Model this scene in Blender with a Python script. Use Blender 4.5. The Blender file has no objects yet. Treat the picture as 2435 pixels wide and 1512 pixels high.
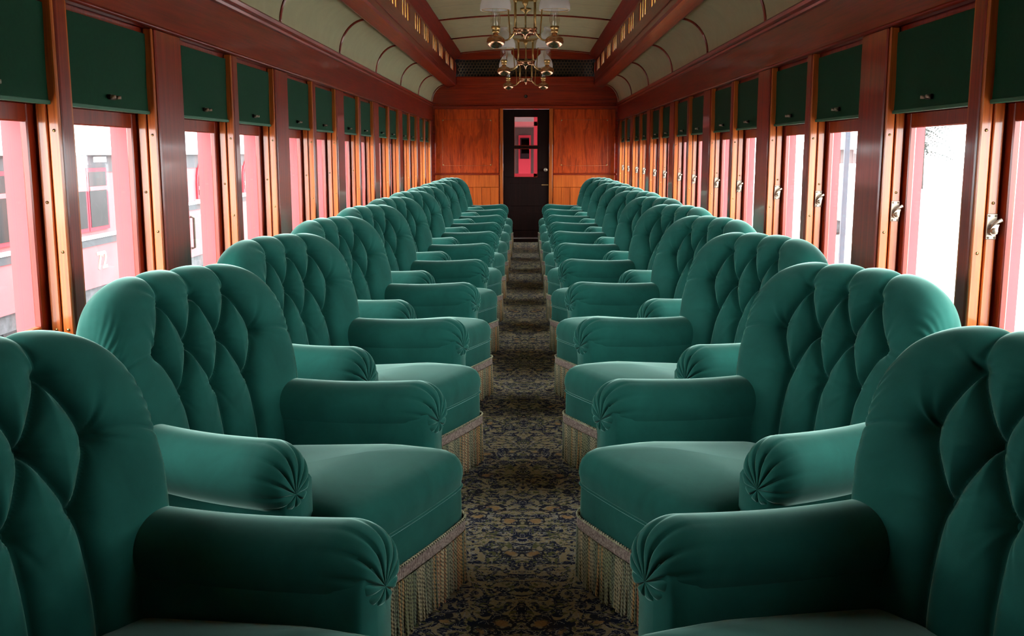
import bpy, bmesh, math, random
import numpy as np
from mathutils import Vector, Matrix

PI = math.pi
random.seed(7)
scene = bpy.context.scene
C = scene.collection

# ---------------------------------------------------------------- camera
W_PX, H_PX, F_PX = 2435.0, 1512.0, 2400.0
CAM_H = 1.24
VPX, VPY = 1253.0, 362.0
PITCH = math.atan((H_PX / 2 - VPY) / F_PX)
YAW = math.atan((VPX - W_PX / 2) / F_PX * math.cos(PITCH))
cd = bpy.data.cameras.new('camera')
cd.sensor_width = 36.0
cd.lens = F_PX / W_PX * 36.0
cd.clip_start = 0.05
cd.clip_end = 400
cam = bpy.data.objects.new('camera', cd)
C.objects.link(cam)
cam.location = (0, 0, CAM_H)
cam.rotation_euler = (PI / 2 - PITCH, 0, YAW)
scene.camera = cam


def at_x(px, py, X):
    """point of the vertical plane x = X seen at a pixel of the photograph"""
    f = Vector((-math.sin(YAW) * math.cos(PITCH), math.cos(YAW) * math.cos(PITCH), -math.sin(PITCH)))
    r = Vector((math.cos(YAW), math.sin(YAW), 0))
    u = r.cross(f)
    d = r * ((px - W_PX / 2) / F_PX) - u * ((py - H_PX / 2) / F_PX) + f
    return Vector((0, 0, CAM_H)) + d * (X / d.x)


# ---------------------------------------------------------------- world, light, exposure
world = bpy.data.worlds.new('overcast_sky')
scene.world = world
world.use_nodes = True
bg = world.node_tree.nodes['Background']
bg.inputs['Color'].default_value = (0.93, 0.97, 1.0, 1)
bg.inputs['Strength'].default_value = 18.0
scene.view_settings.view_transform = 'Standard'
scene.view_settings.look = 'None'
scene.view_settings.gamma = 1.0
scene.view_settings.use_curve_mapping = False
scene.view_settings.exposure = 0.0


# ---------------------------------------------------------------- materials
def new_mat(name):
    m = bpy.data.materials.new(name)
    m.use_nodes = True
    nt = m.node_tree
    b = nt.nodes['Principled BSDF']
    return m, nt, b


def nd(nt, t, **kw):
    n = nt.nodes.new(t)
    for k, v in kw.items():
        setattr(n, k, v)
    return n


def ramp(nt, fac, stops):
    r = nd(nt, 'ShaderNodeValToRGB')
    el = r.color_ramp.elements
    while len(el) > 1:
        el.remove(el[-1])
    el[0].position, el[0].color = stops[0][0], (*stops[0][1], 1)
    for p, c in stops[1:]:
        e = el.new(p)
        e.color = (*c, 1)
    nt.links.new(fac, r.inputs['Fac'])
    return r.outputs['Color']


def noise(nt, vec, scale, detail=3, rough=0.5, dist=0.0):
    n = nd(nt, 'ShaderNodeTexNoise')
    n.inputs['Scale'].default_value = scale
    n.inputs['Detail'].default_value = detail
    n.inputs['Roughness'].default_value = rough
    n.inputs['Distortion'].default_value = dist
    nt.links.new(vec, n.inputs['Vector'])
    return n.outputs['Fac']


def mapped(nt, scale, src='Object'):
    tc = nd(nt, 'ShaderNodeTexCoord')
    mp = nd(nt, 'ShaderNodeMapping')
    mp.inputs['Scale'].default_value = scale
    nt.links.new(tc.outputs[src], mp.inputs['Vector'])
    return mp.outputs['Vector']


def mixc(nt, fac, a, b, mode='MIX'):
    m = nd(nt, 'ShaderNodeMix', data_type='RGBA', blend_type=mode)
    for sock, v in ((m.inputs[0], fac), (m.inputs[6], a), (m.inputs[7], b)):
        if hasattr(v, 'links'):
            nt.links.new(v, sock)
        elif isinstance(v, tuple):
            sock.default_value = (*v, 1)
        else:
            sock.default_value = v
    return m.outputs[2]


def bump(nt, b, h, strength=0.3, dist=0.002):
    n = nd(nt, 'ShaderNodeBump')
    n.inputs['Strength'].default_value = strength
    n.inputs['Distance'].default_value = dist
    nt.links.new(h, n.inputs['Height'])
    nt.links.new(n.outputs['Normal'], b.inputs['Normal'])


def simple(name, col, rough=0.5, metal=0.0, coat=0.0, var=0.12, vscale=6.0, bmp=0.0, spec=None):
    m, nt, b = new_mat(name)
    v = mapped(nt, (1, 1, 1))
    f = noise(nt, v, vscale, 4, 0.6)
    lo = tuple(c * (1 - var) for c in col)
    hi = tuple(min(1, c * (1 + var)) for c in col)
    nt.links.new(ramp(nt, f, [(0.3, lo), (0.7, hi)]), b.inputs['Base Color'])
    b.inputs['Roughness'].default_value = rough
    b.inputs['Metallic'].default_value = metal
    b.inputs['Coat Weight'].default_value = coat
    b.inputs['Coat Roughness'].default_value = 0.08
    if spec is not None:
        b.inputs['Specular IOR Level'].default_value = spec
    if bmp:
        bump(nt, b, noise(nt, v, vscale * 40, 2), bmp, 0.001)
    return m


def wood(name, lo, mid, hi, axis='z', rough=0.34, coat=0.6, fine=34.0, figure=0.0):
    m, nt, b = new_mat(name)
    sc = {'x': (1.4, fine, fine), 'y': (fine, 1.4, fine), 'z': (fine, fine, 1.4)}[axis]
    v = mapped(nt, sc)
    g = noise(nt, v, 1.0, 6, 0.62, 0.35)
    col = ramp(nt, g, [(0.28, lo), (0.5, mid), (0.74, hi)])
    sc2 = {'x': (3, 130, 130), 'y': (130, 3, 130), 'z': (130, 130, 3)}[axis]
    g2 = noise(nt, mapped(nt, sc2), 1.0, 2, 0.5)
    pores = ramp(nt, g2, [(0.36, (0.55, 0.5, 0.5)), (0.5, (1, 1, 1))])
    col = mixc(nt, 0.6, col, pores, 'MULTIPLY')
    if figure:
        v3 = mapped(nt, (16, 16, 2.2))
        f = noise(nt, v3, 1.0, 3, 0.55, 1.6)
        fig = ramp(nt, f, [(0.40, (0.45, 0.38, 0.36)), (0.52, (1, 1, 1)), (0.60, (0.72, 0.66, 0.62)), (0.68, (1, 1, 1))])
        col = mixc(nt, figure, col, fig, 'MULTIPLY')
    big = noise(nt, mapped(nt, (2.1, 2.1, 2.1)), 1.0, 2, 0.5)
    col = mixc(nt, 0.5, col, ramp(nt, big, [(0.3, (0.72, 0.66, 0.62)), (0.7, (1, 1, 1))]), 'MULTIPLY')
    nt.links.new(col, b.inputs['Base Color'])
    b.inputs['Roughness'].default_value = rough
    b.inputs['Coat Weight'].default_value = coat
    b.inputs['Specular IOR Level'].default_value = 0.25 if coat else 0.12
    b.inputs['Coat Roughness'].default_value = 0.09
    bump(nt, b, g2, 0.06, 0.0006)
    return m


M = {}
M['wood_v'] = wood('mahogany_vertical', (0.34, 0.065, 0.010), (0.50, 0.115, 0.016), (0.62, 0.17, 0.026), 'z')
M['wood_y'] = wood('mahogany_lengthwise', (0.12, 0.007, 0.0025), (0.19, 0.012, 0.0035), (0.26, 0.021, 0.005), 'y', coat=0.28)
M['wood_dark'] = wood('mahogany_dark_vertical', (0.145, 0.011, 0.003), (0.225, 0.018, 0.0045), (0.30, 0.030, 0.006), 'z', coat=0.45)
M['wood_x'] = wood('mahogany_crosswise', (0.17, 0.011, 0.002), (0.28, 0.020, 0.0035), (0.37, 0.037, 0.005), 'x')
M['panel'] = wood('figured_mahogany_panel', (0.44, 0.042, 0.002), (0.60, 0.066, 0.003), (0.72, 0.10, 0.006), 'z', rough=0.4, coat=0.3, fine=18, figure=0.75)
M['panel_low'] = wood('plain_mahogany_panel', (0.46, 0.075, 0.008), (0.58, 0.11, 0.011), (0.68, 0.15, 0.018), 'z', rough=0.45, coat=0.25, fine=24)
M['shaded_wood'] = wood('near_black_shaded_wood', (0.006, 0.0015, 0.001), (0.010, 0.0025, 0.0015), (0.018, 0.004, 0.002), 'z', rough=0.7, coat=0.0)  # shadow on the end door is put into this near-black base
M['cloth_ceiling'] = simple('olive_grey_headlining', (0.32, 0.285, 0.155), 0.8, var=0.06, vscale=9, bmp=0.25)
M['brass'] = simple('aged_brass', (0.50, 0.33, 0.13), 0.32, metal=1.0, var=0.18, vscale=14)
M['dim_brass'] = simple('tarnished_brass', (0.20, 0.13, 0.06), 0.5, metal=0.9)
M['copper'] = simple('coppered_brass', (0.62, 0.34, 0.20), 0.24, metal=1.0, var=0.18, vscale=14)
M['nickel'] = simple('worn_nickel', (0.32, 0.26, 0.20), 0.42, metal=0.75, var=0.15, vscale=30)
M['dark_metal'] = simple('dark_metal', (0.05, 0.04, 0.03), 0.4, metal=0.7)
M['steel_line'] = simple('bright_steel', (0.55, 0.55, 0.55), 0.35, metal=0.9)
M['blind'] = simple('dark_green_blind_cloth', (0.0025, 0.040, 0.016), 0.85, var=0.10, vscale=60, bmp=0.2, spec=0.2)
M['hem'] = simple('blind_hem_green', (0.015, 0.10, 0.05), 0.6)
M['black'] = simple('black_void_paint', (0.004, 0.004, 0.004), 0.7)
M['red_paint'] = simple('oxide_red_paint', (0.30, 0.082, 0.088), 0.6, var=0.10, vscale=1.5, spec=0.12)
M['red_bright'] = simple('bright_red_trim_paint', (0.30, 0.022, 0.035), 0.6, var=0.08, vscale=2, spec=0.12)
M['grey_band'] = simple('grey_paint', (0.055, 0.055, 0.06), 0.7, var=0.06, spec=0.12)
M['pale_roof'] = simple('glare_white_roof', (0.62, 0.64, 0.65), 0.6, var=0.05)  # bright sky reflection on the coach roofs is put into this white
M['white_paint'] = simple('white_paint', (0.7, 0.7, 0.68), 0.5, var=0.04)
M['coach_glass'] = simple('dark_reflective_glass', (0.010, 0.006, 0.007), 0.3, var=0.5, vscale=3, spec=0.06)
M['underframe'] = simple('weathered_underframe', (0.05, 0.05, 0.055), 0.8, var=0.5, vscale=8)
M['ballast'] = simple('pale_gravel', (0.42, 0.40, 0.38), 0.95, var=0.3, vscale=25, bmp=0.5)
M['cream_num'] = simple('cream_lettering', (0.75, 0.62, 0.36), 0.5)
M['brown_board'] = simple('brown_boarding', (0.036, 0.015, 0.013), 0.7, var=0.25, vscale=10)
M['tan_board'] = simple('tan_boarding', (0.075, 0.032, 0.013), 0.7, var=0.2)
M['blue_grey'] = simple('blue_grey_paint', (0.045, 0.055, 0.07), 0.5, spec=0.1)
M['leaf'] = simple('conifer_green', (0.014, 0.020, 0.016), 0.8, var=0.4, vscale=9)
M['bark'] = simple('grey_bark', (0.03, 0.025, 0.022), 0.9, var=0.3)
M['opal'] = None


def velvet():
    m, nt, b = new_mat('green_velvet')
    v = mapped(nt, (1, 1, 1))
    f = noise(nt, v, 7, 5, 0.6, 0.4)
    nt.links.new(ramp(nt, f, [(0.3, (0.0060, 0.060, 0.046)), (0.7, (0.0096, 0.089, 0.069))]), b.inputs['Base Color'])
    b.inputs['Roughness'].default_value = 0.9
    b.inputs['Specular IOR Level'].default_value = 0.12
    b.inputs['Sheen Weight'].default_value = 1.0
    b.inputs['Sheen Roughness'].default_value = 0.30
    b.inputs['Sheen Tint'].default_value = (0.62, 1.0, 0.86, 1)
    bump(nt, b, noise(nt, v, 420, 2), 0.10, 0.0008)
    return m


M['velvet'] = velvet()


def fringe_mat():
    m, nt, b = new_mat('twisted_silk_cord')
    a = nd(nt, 'ShaderNodeAttribute', attribute_name='cord_colour')
    nt.links.new(a.outputs['Color'], b.inputs['Base Color'])
    b.inputs['Roughness'].default_value = 0.55
    b.inputs['Sheen Weight'].default_value = 0.3
    return m


M['cord'] = fringe_mat()


def heading_mat():
    m, nt, b = new_mat('woven_fringe_heading')
    v = mapped(nt, (1, 1, 1))
    f = noise(nt, v, 160, 2, 0.6)
    nt.links.new(ramp(nt, f, [(0.35, (0.17, 0.11, 0.10)), (0.65, (0.42, 0.32, 0.26))]), b.inputs['Base Color'])
    b.inputs['Roughness'].default_value = 0.8
    return m


M['heading'] = heading_mat()
M['gimp'] = simple('pale_gimp_cord', (0.55, 0.53, 0.34), 0.7, var=0.25, vscale=120)


def carpet():
    m, nt, b = new_mat('floral_carpet')
    tc = nd(nt, 'ShaderNodeTexCoord')
    sx = nd(nt, 'ShaderNodeSeparateXYZ')
    nt.links.new(tc.outputs['Object'], sx.inputs[0])
    sub = nd(nt, 'ShaderNodeMath', operation='ADD')
    sub.inputs[1].default_value = 0.012
    nt.links.new(sx.outputs['X'], sub.inputs[0])
    ab = nd(nt, 'ShaderNodeMath', operation='ABSOLUTE')
    nt.links.new(sub.outputs[0], ab.inputs[0])
    cm = nd(nt, 'ShaderNodeCombineXYZ')
    nt.links.new(ab.outputs[0], cm.inputs['X'])
    nt.links.new(sx.outputs['Y'], cm.inputs['Y'])
    v = cm.outputs[0]
    ground = (0.013, 0.017, 0.042)
    n1 = noise(nt, v, 17, 2.0, 0.5, 2.2)
    col = mixc(nt, ramp(nt, n1, [(0.515, (0, 0, 0)), (0.54, (1, 1, 1))]), ground, (0.34, 0.27, 0.145))
    n2 = noise(nt, v, 25, 1.5, 0.45, 3.2)
    band = ramp(nt, n2, [(0.52, (0, 0, 0)), (0.545, (1, 1, 1)), (0.575, (1, 1, 1)), (0.60, (0, 0, 0))])
    col = mixc(nt, band, col, (0.36, 0.34, 0.29))
    n4 = noise(nt, v, 30, 1.0, 0.4, 2.0)
    col = mixc(nt, ramp(nt, n4, [(0.60, (0, 0, 0)), (0.63, (1, 1, 1))]), col, (0.12, 0.125, 0.05))
    vo = nd(nt, 'ShaderNodeTexVoronoi')
    vo.inputs['Scale'].default_value = 7.5
    nw = nd(nt, 'ShaderNodeTexNoise')
    nw.inputs['Scale'].default_value = 30
    nt.links.new(v, nw.inputs['Vector'])
    dv = mixc(nt, 0.045, v, nw.outputs['Color'])
    nt.links.new(dv, vo.inputs['Vector'])
    fl = ramp(nt, vo.outputs['Distance'], [(0.0, (.8, .8, .8)), (0.12, (.8, .8, .8)), (0.17, (0, 0, 0))])
    col = mixc(nt, fl, col, (0.42, 0.24, 0.09))
    fl2 = ramp(nt, vo.outputs['Distance'], [(0.20, (0, 0, 0)), (0.22, (1, 1, 1)), (0.26, (1, 1, 1)), (0.28, (0, 0, 0))])
    col = mixc(nt, fl2, col, (0.02, 0.02, 0.03))
    pile = noise(nt, v, 900, 2)
    col = mixc(nt, 0.5, col, ramp(nt, pile, [(0.3, (0.55, 0.55, 0.55)), (0.7, (1, 1, 1))]), 'MULTIPLY')
    nt.links.new(col, b.inputs['Base Color'])
    b.inputs['Roughness'].default_value = 0.95
    b.inputs['Specular IOR Level'].default_value = 0.1
    bump(nt, b, pile, 0.5, 0.002)
    return m


M['carpet'] = carpet()


def pane_mat(name, tint=(0.97, 0.985, 0.98), refl=0.02):
    m, nt, b = new_mat(name)
    nt.nodes.remove(b)
    out = nt.nodes['Material Output']
    tr = nd(nt, 'ShaderNodeBsdfTransparent')
    tr.inputs['Color'].default_value = (*tint, 1)
    gl = nd(nt, 'ShaderNodeBsdfGlossy')
    gl.inputs['Roughness'].default_value = 0.02
    lw = nd(nt, 'ShaderNodeLayerWeight')
    lw.inputs['Blend'].default_value = 0.5
    pw = nd(nt, 'ShaderNodeMath', operation='POWER')
    pw.inputs[1].default_value = 5.0
    nt.links.new(lw.outputs['Facing'], pw.inputs[0])
    ma = nd(nt, 'ShaderNodeMath', operation='MULTIPLY_ADD')
    ma.inputs[1].default_value = 0.35
    ma.inputs[2].default_value = refl
    nt.links.new(pw.outputs[0], ma.inputs[0])
    mx = nd(nt, 'ShaderNodeMixShader')
    nt.links.new(ma.outputs[0], mx.inputs[0])
    nt.links.new(tr.outputs[0], mx.inputs[1])
    nt.links.new(gl.outputs[0], mx.inputs[2])
    nt.links.new(mx.outputs[0], out.inputs['Surface'])
    return m


M['pane'] = pane_mat('window_glass')
M['chimney_glass'] = pane_mat('clear_lamp_glass', (0.96, 0.95, 0.92), 0.14)


def translucent(name, col, weight=0.6):
    m, nt, b = new_mat(name)
    v = mapped(nt, (1, 1, 1))
    f = noise(nt, v, 5, 2)
    c = ramp(nt, f, [(0.3, tuple(x * 0.85 for x in col)), (0.7, col)])
    out = nt.nodes['Material Output']
    tl = nd(nt, 'ShaderNodeBsdfTranslucent')
    nt.links.new(c, tl.inputs['Color'])
    nt.links.new(c, b.inputs['Base Color'])
    b.inputs['Roughness'].default_value = 0.2
    mx = nd(nt, 'ShaderNodeMixShader')
    mx.inputs[0].default_value = weight
    nt.links.new(b.outputs[0], mx.inputs[1])
    nt.links.new(tl.outputs[0], mx.inputs[2])
    nt.links.new(mx.outputs[0], out.inputs['Surface'])
    return m


M['opal'] = translucent('opal_white_glass', (0.97, 0.96, 0.95), 0.5)
M['amber'] = translucent('amber_clerestory_glass', (0.62, 0.47, 0.17), 0.55)


# ---------------------------------------------------------------- mesh helpers
class MB:
    """collects shapes and links them as one mesh object"""

    def __init__(self):
        self.v, self.f = [], []

    def add(self, vs, fs):
        o = len(self.v)
        self.v += [tuple(p) for p in vs]
        self.f += [tuple(i + o for i in q) for q in fs]
        return self

    def box(self, x0, x1, y0, y1, z0, z1, bev=0.0):
        if x0 > x1: x0, x1 = x1, x0
        if y0 > y1: y0, y1 = y1, y0
        if z0 > z1: z0, z1 = z1, z0
        b = min(bev, (x1 - x0) * .4, (y1 - y0) * .4, (z1 - z0) * .4)
        if b <= 0:
            vs = [(x, y, z) for x in (x0, x1) for y in (y0, y1) for z in (z0, z1)]
            return self.add(vs, [(0, 1, 3, 2), (4, 6, 7, 5), (0, 4, 5, 1), (2, 3, 7, 6), (0, 2, 6, 4), (1, 5, 7, 3)])
        # chamfered box: three verts for each corner
        vs, idx = [], {}
        X, Y, Z = (x0, x1), (y0, y1), (z0, z1)
        for i in (0, 1):
            for j in (0, 1):
                for k in (0, 1):
                    sx, sy, sz = (1 - 2 * i) * b, (1 - 2 * j) * b, (1 - 2 * k) * b
                    idx[i, j, k] = len(vs)
                    vs += [(X[i], Y[j] + sy, Z[k] + sz), (X[i] + sx, Y[j], Z[k] + sz), (X[i] + sx, Y[j] + sy, Z[k])]
        fs = []
        I = idx
        for i in (0, 1):
            fs.append([I[i, 0, 0], I[i, 1, 0], I[i, 1, 1], I[i, 0, 1]][::1 if i else -1])
            fs.append([I[0, i, 0] + 1, I[1, i, 0] + 1, I[1, i, 1] + 1, I[0, i, 1] + 1][::-1 if i else 1])
            fs.append([I[0, 0, i] + 2, I[1, 0, i] + 2, I[1, 1, i] + 2, I[0, 1, i] + 2][::1 if i else -1])
        for i in (0, 1):
            for j in (0, 1):
                fs.append((I[i, j, 0], I[i, j, 0] + 1, I[i, j, 1] + 1, I[i, j, 1]))
                fs.append((I[i, 0, j], I[i, 0, j] + 2, I[i, 1, j] + 2, I[i, 1, j]))
                fs.append((I[0, i, j] + 1, I[0, i, j] + 2, I[1, i, j] + 2, I[1, i, j] + 1))
                for k in (0, 1):
                    fs.append((I[i, j, k], I[i, j, k] + 1, I[i, j, k] + 2))
        return self.add(vs, fs)

    def grid(self, P, closed_u=False, closed_v=False):
        """P: array (n, m, 3)"""
        n, m = P.shape[:2]
        fs = []
        for i in range(n if closed_u else n - 1):
            for j in range(m if closed_v else m - 1):
                a, b = i, (i + 1) % n
                c, d = j, (j + 1) % m
                fs.append((a * m + c, b * m + c, b * m + d, a * m + d))
        return self.add(P.reshape(-1, 3).tolist(), fs)

    def tube(self, pts, r, seg=8, caps=True, closed=False):
        pts = [Vector(p) for p in pts]
        n = len(pts)
        rings = []
        up = None
        for i in range(n):
            a = pts[(i - 1) % n] if (i > 0 or closed) else pts[0]
            b = pts[(i + 1) % n] if (i < n - 1 or closed) else pts[-1]
            t = (b - a).normalized()
            if up is None:
                up = t.orthogonal().normalized()
            up = (up - t * up.dot(t)).normalized()
            s = t.cross(up)
            rr = r[i] if isinstance(r, (list, tuple)) else r
            rings.append([pts[i] + (up * math.cos(k * 2 * PI / seg) + s * math.sin(k * 2 * PI / seg)) * rr for k in range(seg)])
        P = np.array([[tuple(q) for q in ring] for ring in rings])
        o = len(self.v)
        self.grid(P, closed_u=closed, closed_v=True)
        if caps and not closed:
            self.f.append(tuple(o + k for k in range(seg))[::-1])
            self.f.append(tuple(o + (n - 1) * seg + k for k in range(seg)))
        return self

    def lathe(self, prof, c=(0, 0, 0), seg=24, ax='z'):
        P = []
        for r, h in prof:
            ring = []
            for k in range(seg):
                a = 2 * PI * k / seg
                if ax == 'z':
                    ring.append((c[0] + r * math.cos(a), c[1] + r * math.sin(a), c[2] + h))
                elif ax == 'x':
                    ring.append((c[0] + h, c[1] + r * math.cos(a), c[2] + r * math.sin(a)))
                else:
                    ring.append((c[0] + r * math.cos(a), c[1] + h, c[2] + r * math.sin(a)))
            P.append(ring)
        return self.grid(np.array(P), closed_v=True)

    def prism(self, poly, axis, a, b):
        """polygon of 2D points extruded along an axis between a and b"""
        def p3(q, t):
            return {'x': (t, q[0], q[1]), 'y': (q[0], t, q[1]), 'z': (q[0], q[1], t)}[axis]
        n = len(poly)
        vs = [p3(q, a) for q in poly] + [p3(q, b) for q in poly]
        fs = [tuple(range(n)), tuple(range(2 * n - 1, n - 1, -1))]
        fs += [(i, n + i, n + (i + 1) % n, (i + 1) % n) for i in range(n)]
        return self.add(vs, fs)

    def build(self, name, mat, parent=None, smooth=False, fix=True, angle=None, data=None):
        me = bpy.data.meshes.new(name)
        me.from_pydata(self.v, [], self.f)
        me.validate()
        if fix:
            bm = bmesh.new()
            bm.from_mesh(me)
            bmesh.ops.recalc_face_normals(bm, faces=bm.faces)
            bm.to_mesh(me)
            bm.free()
        me.materials.append(M[mat] if isinstance(mat, str) else mat)
        if smooth:
            me.polygons.foreach_set('use_smooth', [True] * len(me.polygons))
            if angle:
                me.set_sharp_from_angle(angle=math.radians(angle))
        o = bpy.data.objects.new(name, me)
        C.objects.link(o)
        if parent is not None:
            o.parent = parent
        return o


def B(*a, **k):
    return MB().box(*a, **k)


def tag(o, label=None, cat=None, group=None, kind=None):
    if label: o['label'] = label
    if cat: o['category'] = cat
    if group: o['group'] = group
    if kind: o['kind'] = kind
    return o


def empty(name, loc=(0, 0, 0), rz=0.0):
    e = bpy.data.objects.new(name, None)
    C.objects.link(e)
    e.location = loc
    e.rotation_euler = (0, 0, rz)
    e.empty_display_size = 0.1
    return e


def copy_tree(o, parent=None):
    c = o.copy()
    C.objects.link(c)
    c.parent = parent
    for ch in list(o.children):
        copy_tree(ch, c)
    return c


ORD = ['first', 'second', 'third', 'fourth', 'fifth', 'sixth', 'seventh', 'eighth', 'ninth', 'tenth', 'eleventh',
       'twelfth', 'thirteenth', 'fourteenth', 'fifteenth', 'sixteenth']

# ---------------------------------------------------------------- the carriage
X0 = -0.0275          # centre line of the carriage
DW = 1.2725           # half width between the inner faces of the window posts
Y_A, Y_E = -0.45, 14.15
PER = 1.70
Z_SILL, Z_BLIND, Z_HEAD, Z_CORN = 0.70, 1.375, 1.665, 1.905


def sx(side, d):
    return X0 + side * d


floor = B(sx(-1, DW + .17), sx(1, DW + .17), Y_A - .1, Y_E + .1, -0.12, 0.0).build('floor', 'carpet')
tag(floor, kind='structure')

bays = list(range(-3, 7))
windows = {-1: [], 1: []}
for side, sname in ((-1, 'left'), (1, 'right')):
    def bx(d0, d1, y0, y1, z0, z1, bev=0.0):
        return B(sx(side, d0), sx(side, d1), y0, y1, z0, z1, bev=bev)
    OUT = DW + (.17 if side < 0 else .142)
    wall = bx(DW + .012, DW + .105, Y_A, Y_E, 0, Z_SILL - .03).build('wall_' + sname, 'wood_v')
    tag(wall, kind='structure')
    bx(DW + .105, OUT, Y_A, Y_E, -.7, Z_SILL - .02).build('outer_side_panel', 'red_paint', wall)
    bx(DW + .105, OUT, Y_A, Y_E, Z_BLIND - .012, Z_CORN + .1).build('outer_header_panel', 'red_paint', wall)
    bx(DW - .03, DW + .105, Y_A, Y_E, Z_SILL - .035, Z_SILL, .008).build('window_sill_board', 'wood_y', wall)
    # the letterboard above the windows: boards with a bead below, a moulding above
    bx(DW + .0, DW + .03, Y_A, Y_E, Z_HEAD, Z_CORN).build('letterboard', 'wood_y', wall)
    m = MB()
    m.tube([(sx(side, DW - .002), Y_A, Z_HEAD + .006), (sx(side, DW - .002), Y_E, Z_HEAD + .006)], .008, 8)
    m.build('bead_moulding', 'wood_y', wall, smooth=True)
    prof = [(0.0, 0.0), (-.012, .004), (-.016, .014), (-.010, .024), (-.020, .030), (-.026, .044), (-.022, .052), (0.01, .056)]
    m = MB().prism([(sx(side, DW + p[0]), Z_CORN - .05 + p[1]) for p in prof], 'y', Y_A, Y_E)
    m.build('cornice_moulding', 'wood_y', wall)
    for k in bays:
        yb = 3.61 + PER * k
        yn = 2.86 + PER * k
        if k > -4 and yn > Y_A:
            bx(DW, DW + .105, yn, yn + .065, Z_SILL, Z_HEAD, .004).build('narrow_window_post', 'wood_dark', wall)
            bx(DW + .0985, OUT, yn - .014, yn + .079, Z_SILL, Z_BLIND + .02).build('outer_post', 'red_paint', wall)
        if yb > Y_A:
            bx(DW - .004, DW + .105, yb, yb + .265, Z_SILL, Z_HEAD, .005).build('broad_window_post', 'wood_dark', wall)
            bx(DW + .0985, OUT, yb - .014, yb + .279, Z_SILL, Z_BLIND + .02).build('outer_post', 'red_paint', wall)
            windows[side].append((yn + .065, yb))
            windows[side].append((yb + .265, yn + PER))
    windows[side] = [w for w in windows[side] if w[1] < Y_E - .2 and w[0] > 1.2]
    bx(DW + .012, DW + .105, Y_A, 1.165, Z_SILL, Z_HEAD).build('light_block_panel', 'wood_v', wall)  # unseen solid wall added to cut window light beside the camera
    bx(DW + .105, OUT, Y_A, 1.165, Z_SILL - .02, Z_BLIND).build('outer_light_block', 'red_paint', wall)  # outer skin of the added light block, also out of view

# window units with sashes, panes, stops, and (right side) the sash latches
wnum = 0


def make_latch(parent, side, y, z):
    """plate with a spring lever, screwed to the near-facing face of the far jamb strip"""
    d0, d1 = DW + .040, DW + .069
    x0, x1 = sx(side, d0), sx(side, d1)
    pl = B(x0, x1, y - .004, y, z - .036, z + .036, bev=.0015).build('sash_latch', 'nickel', parent)
    pl['label'] = 'worn metal sash latch plate with spring lever'
    dx = (x1 - x0)
    cx = x0 + dx * .5
    m = MB()
    m.prism([(x0 + dx * .10, z - .017), (x0 + dx * .35, z - .024), (x0 + dx * .80, z - .019), (x0 + dx * .86, z - .001),
             (x0 + dx * .95, z + .007), (x0 + dx * .55, z + .007), (x0 + dx * .30, z + .001), (x0 + dx * .12, z - .007)], 'y', y - .022, y - .004)
    m.build('lever_housing', 'nickel', pl)
    m = MB()
    m.lathe([(0, -.012), (.007, -.011), (.009, -.004), (.009, .006)], (cx - dx * .05, y - .022, z - .011), 14, 'y')
    m.build('pivot_boss', 'nickel', pl, smooth=True)
    m = MB()
    m.tube([(x0 + dx * .32, y - .014, z + .001), (x0 + dx * .62, y - .020, z + .012), (x0 + dx * 1.14, y - .024, z + .020)], [.004, .0048, .0058], 8)
    m.build('thumb_lever', 'nickel', pl, smooth=True)
    m = MB()
    for a, b in ((.2, .030), (.82, .030), (.2, -.031), (.82, -.031)):
        m.lathe([(0, -.003), (.003, -.002), (.0034, .001)], (x0 + dx * a, y - .004, z + b), 8, 'y')
    m.build('screw', 'nickel', pl, smooth=True)


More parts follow.
